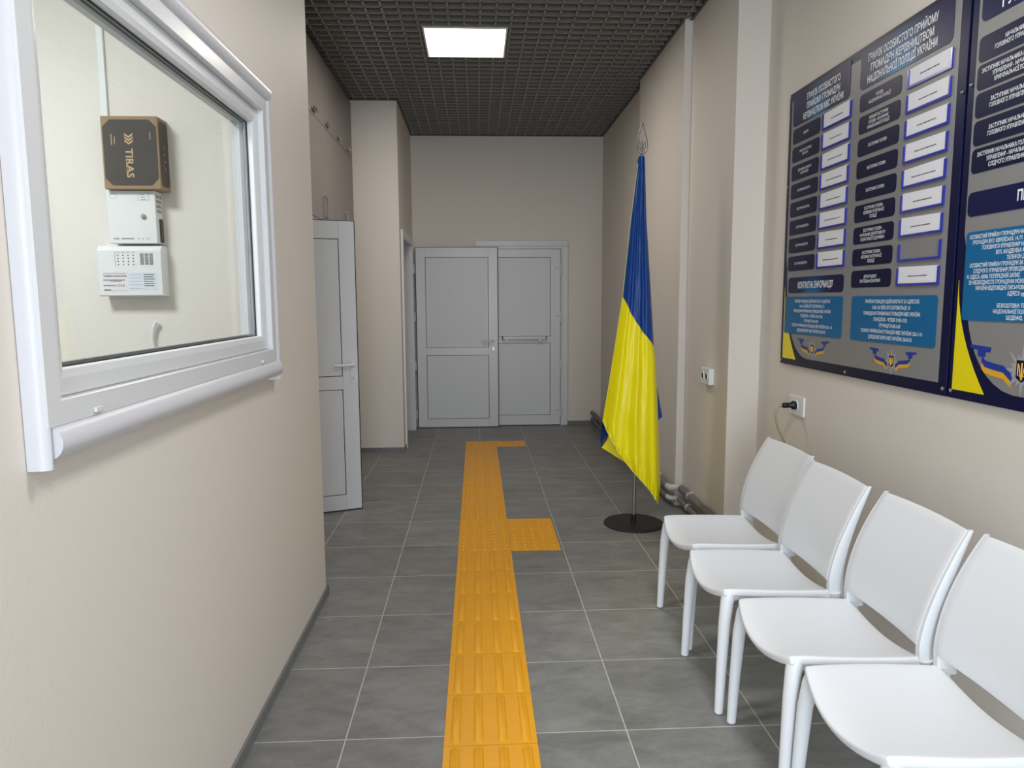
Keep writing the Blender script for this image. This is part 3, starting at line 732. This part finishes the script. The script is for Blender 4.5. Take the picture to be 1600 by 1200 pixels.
lines(h, bs, ADDR, 3.243, 1.400, 1.240, 0.0138, bold=0.010, cond=0.70, w=0.0034, maxw=0.475)
h = plate('address_panel', 2.337, 2.890, 1.231, 1.410, 0.014, M_teal, t, bs, w1=0.0030)
lines(h, bs, ADDR, 2.610, 1.400, 1.240, 0.0138, bold=0.010, cond=0.70, w=0.0034, maxw=0.455)
emblem(t, bs, 3.222, 1.168, 1.0); emblem(t, bs, 2.588, 1.166, 1.0)
screws(t, bs, ((3.556, 1.092), (3.556, 1.95), (2.285, 1.100), (2.285, 2.05), (2.92, 1.092), (3.556, 2.38)))

# second board, running out of the picture on the right
t = thing('information_board', 'nearest notice board, cut off by the right edge of the photo', 'notice board', (X_R, 1.60, 1.075), group='notice boards on the right wall'); bs = t.location
BY0, BY1 = 2.258, 0.960
obj('backing', box(nb(), XB, X_R-0.001, BY1, BY0, BZ0, BZ1, 0.001), M_navy, t, base=bs)
greyfield(t, bs, BY0, BY1)
b = nb(); prism(b, corner_yellow(BY0+0.008), bmap, 0.0, 0.0010); obj('yellow_corner', b, M_byellow, t, base=bs)
h = plate('heading', 1.05, 2.214, 2.232, 2.375, 0.022, M_header, t, bs, corners=(1, 1, 0, 0))
b = nb(); text(b, 'ГУНП', -2.128, 2.246, 0.036, tmap, align='l', cond=0.8, w=0.003, bold=0.025); obj('lettering', b, M_ink, h, base=bs)
ROWS = [(('НАЧАЛЬНИК', 2.106), ('ГОЛОВНОГО УПРАВЛІННЯ', 2.147)), (('ЗАСТУПНИК НАЧАЛЬНИКА ГОЛОВНОГО', 2.196), ('УПРАВЛІННЯ - НАЧАЛЬНИК', 2.150), ('КРИМІНАЛЬНОЇ ПОЛІЦІЇ', 2.140)), (('ЗАСТУПНИК НАЧАЛЬНИКА', 2.150), ('ГОЛОВНОГО УПРАВЛІННЯ', 2.154)), (('ЗАСТУПНИК НАЧАЛЬНИКА', 2.150), ('ГОЛОВНОГО УПРАВЛІННЯ', 2.154)), (('ЗАСТУПНИК НАЧАЛЬНИКА ГОЛОВНОГО', 2.192), ('УПРАВЛІННЯ - НАЧАЛЬНИК', 2.150), ('СЛІДЧОГО УПРАВЛІННЯ', 2.140))]
for i, rows in enumerate(ROWS):
    z1 = 2.188 - i*0.0828; z0 = z1 - 0.078 + (0.004)
    p = plate('position_plate', 1.72, 2.216, z0, z1, 0.016, M_navyplate, t, bs)
    b = nb(); n = len(rows)
    for j, (s, y) in enumerate(rows): text(b, s, -y, (z0+z1)/2 + (n/2-j-0.5)*0.0185 - 0.0065, 0.013, tmap, align='l', cond=0.68, w=0.003, bold=0.012)
    obj('lettering', b, M_ink, p, base=bs)
h = plate('heading', 1.05, 2.220, 1.652, 1.726, 0.018, M_header, t, bs)
b = nb(); text(b, 'ПРИЙОМ ГРОМАДЯН', -2.012, 1.676, 0.030, tmap, align='l', cond=0.75, w=0.003, bold=0.03); obj('lettering', b, M_ink, h, base=bs)
h = plate('address_panel', 1.05, 2.214, 1.330, 1.604, 0.012, M_teal, t, bs, w1=0.0030)
T2 = [('ОСОБИСТИЙ ПРИЙОМ ГРОМАДЯН НА', 2.198), ('ГРОМАДЯН ВУЛ. ЄВРЕЙСЬКА, 14, М.', 2.184), ('ГОЛОВНОГО УПРАВЛІННЯ НА', 2.140), ('ВУЛ. АКАДЕМІКА ФІ', 2.080), ('ТЕЛЕФОН ДЛЯ', 2.035), ('ОСОБИСТИЙ ПРИЙОМ ГРОМАДЯН ЗА', 2.190), ('СЛІДЧОГО УПРАВЛІННЯ ПРОВОДИТЬ', 2.172), ('М. ОДЕСА, 65038. ПОПЕРЕДНІЙ ЗАПИС', 2.200), ('ЗА НЕОБХІДНОСТІ ГРОМАДЯНИ МОЖУТЬ', 2.190), ('УКРАЇНИ ВІДПОВІДНІ ПИСЬМОВО', 2.158), ('АДРЕСУ: pg', 2.022), ('', 0), ('БЕЗКОШТОВНА ТЕЛ', 2.060), ('НАЦІОНАЛЬНОЇ ПОЛІЦІЇ', 2.075), ('ЩОДЕННО,', 2.020)]
b = nb()
for j, (s, y) in enumerate(T2):
    if s: text(b, s, -y, 1.588 - j*0.01755 - 0.006, 0.0122, tmap, align='l', cond=0.70, w=0.0034, bold=0.012)
obj('lettering', b, M_ink, h, base=bs)
emblem(t, bs, 1.945, 1.192, 1.45)
screws(t, bs, ((2.244, 1.100), (2.244, 2.06), (1.6, 1.092)))

# ------------------------------------------------------------------ chairs
def make_chair(label):
    t = thing('chair', label, 'chair', group='white plastic chairs along the right wall')
    def sx(s, q): return 0.012 + 0.375*s - 0.030*(1-q*q)*(1-s)**2
    def sz(s, q): return 0.440 - 0.014*s - (0.026*(1-s)+0.030*s)*(1-q*q) - 0.022*max(0, 1-s/0.14)**2*(1-q*q*0.9)
    NS, NT = 16, 16; b = nb(); G = []
    for i in range(NS+1):
        row = []
        for j in range(NT+1):
            s = i/NS; q = -1 + 2*j/NT
            row.append(b.verts.new((sx(s, q), q*(0.190+0.010*math.sin(PI*s)+0.004*s), sz(s, q))))
        G.append(row)
    for i in range(NS):
        for j in range(NT): b.faces.new((G[i][j], G[i+1][j], G[i+1][j+1], G[i][j+1]))
    bmesh.ops.recalc_face_normals(b, faces=b.faces)
    if sum((f.normal.z for f in b.faces)) < 0: bmesh.ops.reverse_faces(b, faces=b.faces)
    seat = obj('seat', b, M_chair, t, smooth=True)
    m = seat.modifiers.new('thickness', 'SOLIDIFY'); m.thickness = 0.026; m.offset = -1
    m = seat.modifiers.new('edge', 'BEVEL'); m.width = 0.007; m.segments = 3; m.limit_method = 'ANGLE'; m.angle_limit = 0.7
    # backrest: leans back more and more towards the top, hollow across
    def bx(s): return 0.365 + 0.118*s**1.7
    def half(s): return 0.187 + 0.010*math.sin(PI*s*0.8)
    b = nb(); G = []; NS = 14
    for i in range(NS+1):
        row = []
        for j in range(NT+1):
            s = i/NS; q = -1 + 2*j/NT
            z = 0.456 + (0.782-0.456)*s + 0.003*(1-q*q)*s
            row.append(b.verts.new((bx(s) + 0.010*(1-q*q), q*half(s), z)))
        G.append(row)
    for i in range(NS):
        for j in range(NT): b.faces.new((G[i][j], G[i][j+1], G[i+1][j+1], G[i+1][j]))
    bmesh.ops.recalc_face_normals(b, faces=b.faces)
    if sum((f.normal.x for f in b.faces)) > 0: bmesh.ops.reverse_faces(b, faces=b.faces)
    back = obj('backrest', b, M_chair, t, smooth=True)
    m = back.modifiers.new('thickness', 'SOLIDIFY'); m.thickness = 0.010; m.offset = -1
    m = back.modifiers.new('edge', 'BEVEL'); m.width = 0.003; m.segments = 2; m.limit_method = 'ANGLE'; m.angle_limit = 0.7
    for sg in (-1, 1):
        b = nb()   # front leg with a flared top that runs into the seat corner
        tube(b, [(0.004, sg*0.199, 0.002), (0.010, sg*0.196, 0.16), (0.018, sg*0.191, 0.32), (0.027, sg*0.184, 0.39), (0.036, sg*0.176, 0.418)], [0.0145, 0.0172, 0.0200, 0.0220, 0.0235], 16)
        l = obj('leg', b, M_chair, t, smooth=True)
        b = nb(); lathe(b, (0.004, sg*0.199, 0), [(0.0135, 0.0), (0.0148, 0.001), (0.0148, 0.006)], 16); obj('foot_cap', b, M_foot, l)
        b = nb()   # rear leg and back post in one blade
        tube(b, [(0.440, sg*0.198, 0.002), (0.424, sg*0.197, 0.16), (0.400, sg*0.196, 0.34), (0.388, sg*0.195, 0.42)], [0.0140, 0.016, 0.019, 0.021], 16)
        rs = []
        for k in range(13):
            s = k/12; zz = 0.405 + (0.782-0.405)*s; s2 = max(0, (zz-0.456)/(0.326)); x = bx(s2) if zz > 0.456 else 0.365 + 0.004*(0.456-zz)/0.06
            d = 0.046*(1-s)**0.75 + 0.011; y = sg*(half(s2) if zz > 0.456 else 0.187); w = 0.012*(1-0.55*s)
            rs.append([b.verts.new((x+u*d+0.0015, y+v*w+sg*0.004, zz)) for u, v in ((0, -0.8), (0, 0.8), (0.15, 1), (0.85, 1), (1, 0.5), (1, -0.5), (0.85, -1), (0.15, -1))])
        for a, c in zip(rs, rs[1:]):
            for k in range(8): b.faces.new((a[k], a[(k+1) % 8], c[(k+1) % 8], c[k]))
        b.faces.new(rs[0][::-1]); b.faces.new(rs[-1])
        bmesh.ops.recalc_face_normals(b, faces=b.faces)
        l = obj('leg', b, M_chair, t, smooth=True, angle=55)
        b = nb(); lathe(b, (0.440, sg*0.198, 0), [(0.013, 0.0), (0.0143, 0.001), (0.0143, 0.006)], 16); obj('foot_cap', b, M_foot, l)
        b = nb()   # side rail under the seat edge
        tube(b, smoothpath([(0.030, sg*0.180, 0.398), (0.10, sg*0.187, 0.414), (0.20, sg*0.190, 0.414), (0.30, sg*0.190, 0.410), (0.385, sg*0.191, 0.400)], 4), 0.0125, 10)
        obj('side_rail', b, M_chair, t, smooth=True)
    return t
def dup(root, loc, rotz, label):
    r = root.copy(); C.objects.link(r); r.location = loc; r.rotation_euler = (0, 0, rotz); r['label'] = label
    for ch in list(root.children):
        c = ch.copy(); C.objects.link(c); c.parent = r
        for g in ch.children:
            d = g.copy(); C.objects.link(d); d.parent = c
    return r
CH = [((0.826, 2.885), 0.035, 'white plastic chair at the far end of the row, nearest the flag'), ((0.803, 2.440), 0.0, 'second white plastic chair from the flag, below the socket'),
      ((0.826, 1.985), 0.0, 'third white plastic chair from the flag'), ((0.845, 1.555), 0.0, 'nearest white plastic chair, cut off by the right edge of the photo')]
c0 = make_chair(CH[0][2]); c0.location = (CH[0][0][0], CH[0][0][1], 0); c0.rotation_euler = (0, 0, CH[0][1])
for (xy, rz, lab) in CH[1:]: dup(c0, (xy[0], xy[1], 0), rz, lab)

# ------------------------------------------------------------------ flag and its stand
FX, FY = 0.972, 4.31
t = thing('flag_stand', 'grey flagpole on a round black base with a teardrop finial', 'flag stand', (FX, FY, 0)); bs = t.location
b = nb(); lathe(b, (FX, FY, 0), [(0.184, 0.0), (0.187, 0.002), (0.187, 0.006), (0.183, 0.010), (0.02, 0.013)], 64); obj('base_disc', b, M_black, t, smooth=True, base=bs)
b = nb(); lathe(b, (FX, FY, 0), [(0.0165, 0.013), (0.0165, 0.060), (0.0145, 0.062)], 24); obj('collar', b, M_black, t, smooth=True, base=bs)
FT = FX + 0.014
b = nb(); tube(b, [(FX, FY, 0.012), (FT, FY, 2.245)], 0.0125, 20); obj('pole', b, M_steel, t, smooth=True, base=bs)
b = nb(); zc = 2.315; r = 0.0032
P = [(0, 0.125), (0.010, 0.090), (0.022, 0.045), (0.030, 0.010), (0.031, -0.015), (0.024, -0.042), (0.011, -0.056), (0, -0.060)]
out = [(FT+x+0.003, FY, zc+z) for x, z in P] + [(FT-x+0.003, FY, zc+z) for x, z in P[::-1][1:]]
tube(b, smoothpath(out, 4), r, 8)
g = lambda x, z: (FT+0.003+x, FY, zc+z)
tube(b, [g(0, 0.020), g(0, -0.055)], 0.0026, 6)
for s in (-1, 1):
    tube(b, smoothpath([g(s*0.017, 0.012), g(s*0.019, -0.018), g(s*0.012, -0.026), g(0, -0.030)], 4), 0.0022, 6)
    tube(b, smoothpath([g(s*0.017, 0.012), g(s*0.010, 0.0), g(s*0.006, -0.020), g(s*0.012, -0.034), g(0, -0.050)], 4), 0.0020, 6)
tube(b, [(FT, FY, 2.24), (FT+0.002, FY, 2.262)], 0.007, 10)
obj('finial', b, M_wire, t, smooth=True, base=bs)

fl = thing('flag', 'blue and yellow satin flag hanging from the grey pole by the right wall', 'flag', (FX, FY, 0.13)); bs = fl.location
XLt = [(2.235, 0.966), (1.882, 0.925), (1.417, 0.880), (1.048, 0.826), (0.854, 0.797), (0.657, 0.766), (0.1, 0.766)]
XRt = [(2.235, 1.002), (1.882, 1.017), (1.507, 1.047), (1.112, 1.077), (1.046, 1.088), (0.732, 1.108), (0.25, 1.134), (0.137, 1.120)]
ZBt = [(0, 0.657), (0.10, 0.560), (0.22, 0.480), (0.45, 0.370), (0.75, 0.240), (0.93, 0.150), (1, 0.128)]
def fpt(u, z):
    x = interp(XLt, z)*(1-u) + interp(XRt, z)*u
    k = (2.235-z)/2.1
    fold = 0.030*math.sin(2*PI*(1.25*u+0.10) + 0.9*k) + 0.018*math.sin(2*PI*(2.6*u) - 1.6*k + 0.6) + 0.008*math.sin(2*PI*(5.2*u+0.8*k)) + 0.004*math.sin(9*u + 23*z)
    fold *= math.sin(PI*min(1, max(0, u*0.98+0.01)))**0.5
    zb = interp(ZBt, u); hem = max(0, 1-(z-zb)/0.09)
    y = FY - 0.016 - 0.15*k*math.sin(PI*u)**0.75 - fold*(0.15+0.85*k) - 0.011*hem*math.sin(70*u+3*math.sin(9*u))
    return Vector((x, y, z))
def sheet(b, zt, zb, NU, NV, f):
    G = []
    for i in range(NU+1):
        u = i/NU; a, c = zt(u), zb(u); G.append([b.verts.new(f(u, a + (c-a)*j/NV)) for j in range(NV+1)])
    for i in range(NU):
        for j in range(NV): b.faces.new((G[i][j], G[i+1][j], G[i+1][j+1], G[i][j+1]))
bd = lambda u: 1.417 - 0.305*u - 0.012*math.sin(PI*u)
XLb = [(2.235, 0.968), (1.4, 0.884), (0.657, 0.770), (0.53, 0.757), (0.486, 0.767)]
XRb = [(2.235, 1.000), (1.1, 1.070), (0.99, 1.088), (0.672, 1.150), (0.486, 1.150)]
def bpt(u, z):
    x = interp(XLb, z)*(1-u) + interp(XRb, z)*u; k = (2.235-z)/2.1
    return Vector((x, FY + 0.018 + 0.05*k*math.sin(PI*u) + 0.022*k*math.sin(2*PI*2.2*u), z))
b = nb(); sheet(b, lambda u: 2.235, bd, 48, 60, fpt)
sheet(b, lambda u: 2.235, lambda u: interp([(0, 0.486), (0.09, 0.553), (0.88, 0.640), (1, 0.672)], u), 40, 60, bpt)
obj('blue_band', b, M_fblue, fl, smooth=True, base=bs, angle=180)
b = nb(); sheet(b, lambda u: bd(u)+0.002, lambda u: interp(ZBt, u), 64, 70, fpt)
G = []
for i in range(13):
    u = i/12; x = 0.768 + 0.20*u; zt_ = 0.486 + 0.30*u if u < 0.25 else 0.56 + 0.10*u; zb_ = 0.486 - 0.126*u
    G.append([b.verts.new((x, FY + 0.016 - 0.03*u + 0.006*math.sin(8*u), zt_+(zb_-zt_)*j/6)) for j in range(7)])
for i in range(12):
    for j in range(6): b.faces.new((G[i][j], G[i+1][j], G[i+1][j+1], G[i][j+1]))
obj('yellow_band', b, M_fyellow, fl, smooth=True, base=bs, angle=180)
b = nb(); tube(b, [fpt(u/60, interp(ZBt, u/60)+0.004) + Vector((0, -0.001, 0)) for u in range(61)], 0.003, 6)
tube(b, [fpt(0.0, 0.66+(2.2-0.66)*k/40) for k in range(41)], 0.0025, 6)
obj('hem', b, M_hem, fl, smooth=True, base=bs)
b = nb(); tube(b, [(FT-0.001, FY, 2.18), (FT, FY, 2.244)], [0.0175, 0.0170], 16); obj('sleeve', b, M_fblue, fl, smooth=True, base=bs)

# ------------------------------------------------------------------ tactile paving
TX0, TX1, TS = -0.120, 0.180, 0.2925
def tile_base(b, w, d): prism(b, [(0, 0), (w, 0), (w, d), (0, d)], lambda u, v, q: Vector((u, v, q)), 0.0005, 0.0035)
def rib_tile(w, d):
    b = nb(); g = 0.0012; prism(b, [(g, g), (w-g, g), (w-g, d-g), (g, d-g)], lambda u, v, q: Vector((u, v, q)), 0.0005, 0.0035)
    for fx in (0.125, 0.37, 0.63, 0.88):
        cx, hw_, y0, y1 = w*fx, 0.0150, 0.010, d-0.010
        lv = []
        for ins, z in ((0.0, 0.0035), (0.002, 0.0068), (0.0055, 0.0080)):
            h_ = hw_-ins; a, c = y0+ins, y1-ins; tp = 0.010
            lv.append([b.verts.new(p) for p in ((cx-h_, a+tp, z), (cx-h_*0.5, a+tp*0.25, z), (cx, a, z), (cx+h_*0.5, a+tp*0.25, z), (cx+h_, a+tp, z), (cx+h_, c-tp, z), (cx+h_*0.5, c-tp*0.25, z), (cx, c, z), (cx-h_*0.5, c-tp*0.25, z), (cx-h_, c-tp, z))])
        for p, q in zip(lv, lv[1:]):
            for k in range(10): b.faces.new((p[k], p[(k+1) % 10], q[(k+1) % 10], q[k]))
        b.faces.new(lv[-1])
    return b
def dot_tile(w, d, nx=5, ny=5):
    b = nb(); g = 0.0004; prism(b, [(g, g), (w-g, g), (w-g, d-g), (g, d-g)], lambda u, v, q: Vector((u, v, q)), 0.0005, 0.0035)
    for i in range(nx):
        for j in range(ny):
            cx, cy = w*(i+0.5)/nx, d*(j+0.5)/ny
            lathe(b, (cx, cy, 0), [(0.0135, 0.0035), (0.0115, 0.0072), (0.007, 0.0090)], 12)
    return b
proto = None
def rib(i, x, y, d, label):
    global proto
    if proto is None: proto = obj('tactile_tile', rib_tile(TX1-TX0, TS), M_yellow, smooth=True, angle=25); o = proto
    else: o = proto.copy(); C.objects.link(o)
    o.location = (x, y, 0); o.scale = (1, d/TS, 1); tag(o, label, 'tactile tile', 'ribbed yellow tactile tiles')
ORD = ['first', 'second', 'third', 'fourth', 'fifth', 'sixth', 'seventh', 'eighth', 'ninth']
for k in range(7): rib(k, TX0, 3.862-TS*(k+1), TS, 'ribbed yellow tile, %s in front of the dotted crossing, towards the viewer' % ORD[k])
DB = 3.862
for k in range(8): rib(k, TX0, DB+2*TS+0.2875*k, 0.2875, 'ribbed yellow tile, %s beyond the dotted crossing, towards the back doors' % ORD[k])
dp = None
def dots(x, y, sx, sy, label):
    global dp
    if dp is None: dp = obj('tactile_tile', dot_tile(0.295, TS), M_yellow, smooth=True, angle=25); o = dp
    else: o = dp.copy(); C.objects.link(o)
    o.location = (x, y, 0); o.scale = (sx/0.295, sy/TS, 1); tag(o, label, 'tactile tile', 'dotted yellow tactile tiles')
dots(TX0, DB, 0.30, TS, 'dotted yellow tile in the strip, near left of the crossing')
dots(TX0, DB+TS, 0.30, TS, 'dotted yellow tile in the strip, far left of the crossing')
dots(TX1+0.001, DB, 0.280, TS, 'dotted yellow tile beside the strip, near right of the crossing')
dots(TX1+0.001, DB+TS, 0.280, TS, 'dotted yellow tile beside the strip, far right of the crossing')
FE = DB+2*TS+0.2875*8
dots(TX0, FE, 0.30, 0.26, 'dotted yellow tile ending the strip before the back doors')
dots(TX1+0.001, FE, 0.280, 0.26, 'dotted yellow tile to the right of the end of the strip')

# ------------------------------------------------------------------ sockets, plug, cable
def socket(name, label, xw, yc, zc, depth, outlets=(-0.036, 0.036)):
    t = thing(name, label, 'socket', (xw, yc, zc), group='white wall sockets'); bs = t.location
    b = nb(); box(b, xw-depth, xw-0.0005, yc-0.08, yc+0.08, zc-0.048, zc+0.048, 0.004); obj('cover_plate', b, M_socket, t, base=bs)
    for dy in outlets:
        b = nb(); lathe(b, (xw-depth, yc+dy, zc), [(0.026, 0.0), (0.026, -0.004), (0.022, -0.004), (0.020, 0.001), (0.001, 0.001)], 28, 'x'); o = obj('outlet', b, M_socket, t, smooth=True, base=bs, angle=30)
        b = nb()
        for dz in (-0.0095, 0.0095): lathe(b, (xw-depth-0.0006, yc+dy, zc+dz), [(0.0028, 0.0), (0.0001, 0.0001)], 10, 'x')
        obj('pin_hole', b, M_sockdark, o, base=bs)
    return t
socket('wall_socket', 'white socket holding a black plug, under the notice board', X_R, 3.375, 0.882, 0.012, (0.0,))
socket('wall_socket', 'white double socket on the wall beside the flag', X_M, 4.178, 0.945, 0.034)
t = thing('power_plug', 'black plug with beige cable in the socket under the notice board', 'plug', (X_R-0.012, 3.375, 0.882)); bs = t.location
b = nb(); lathe(b, (X_R-0.012, 3.375, 0.884), [(0.019, -0.0045), (0.0215, -0.012), (0.0205, -0.018), (0.0135, -0.026), (0.0125, -0.044), (0.0140, -0.056), (0.0115, -0.066), (0.006, -0.070)], 24, 'x'); obj('plug_body', b, M_plug, t, smooth=True, base=bs)
b = nb(); tube(b, smoothpath([(X_R-0.078, 3.375, 0.884), (X_R-0.100, 3.375, 0.876), (X_R-0.112, 3.375, 0.845), (X_R-0.098, 3.375, 0.775), (X_R-0.062, 3.37, 0.695), (X_R-0.042, 3.36, 0.60), (X_R-0.03, 3.35, 0.40), (X_R-0.03, 3.35, 0.05)], 8), 0.0056, 8)
obj('cable', b, M_cable, t, smooth=True, base=bs)

# ------------------------------------------------------------------ heating pipes along the right wall
def pipe(z, xn, xf, r, label, yb):
    t = thing('heating_pipe', label, 'pipe', (xf, 6.0, z-r), group='pipes along the right wall'); bs = t.location
    b = nb(); tube(b, [(xn, 3.90, z), (xn, yb-0.03, z)], r, 16); tube(b, [(xf, yb+0.045, z), (xf, 7.90, z)], r, 16); obj('pipe_run', b, M_pipe, t, smooth=True, base=bs)
    b = nb(); tube(b, smoothpath([(xn, yb-0.035, z), (xn-0.004, yb-0.004, z), (xn-0.02, yb+0.002, z), (xf+0.02, yb+0.004, z), (xf+0.003, yb+0.012, z), (xf, yb+0.05, z)], 5), r*0.92, 14); obj('elbow', b, M_fitting, t, smooth=True, base=bs)
    for y, xx in ((4.42, xn), (4.95, xf), (6.6, xf)):
        b = nb(); lathe(b, (xx, y, z), [(r+0.002, -0.008), (r+0.004, -0.006), (r+0.004, 0.006), (r+0.002, 0.008)], 20, 'y'); box(b, xx-0.003, xx+0.025, y-0.004, y+0.004, z+r, z+r+0.012)
        obj('clip', b, M_fitting, t, base=bs)
pipe(0.135, 1.362, 1.290, 0.024, 'upper grey insulated pipe along the foot of the right wall', 4.652)
pipe(0.062, 1.352, 1.290, 0.019, 'lower grey pipe close to the floor along the right wall', 4.652)
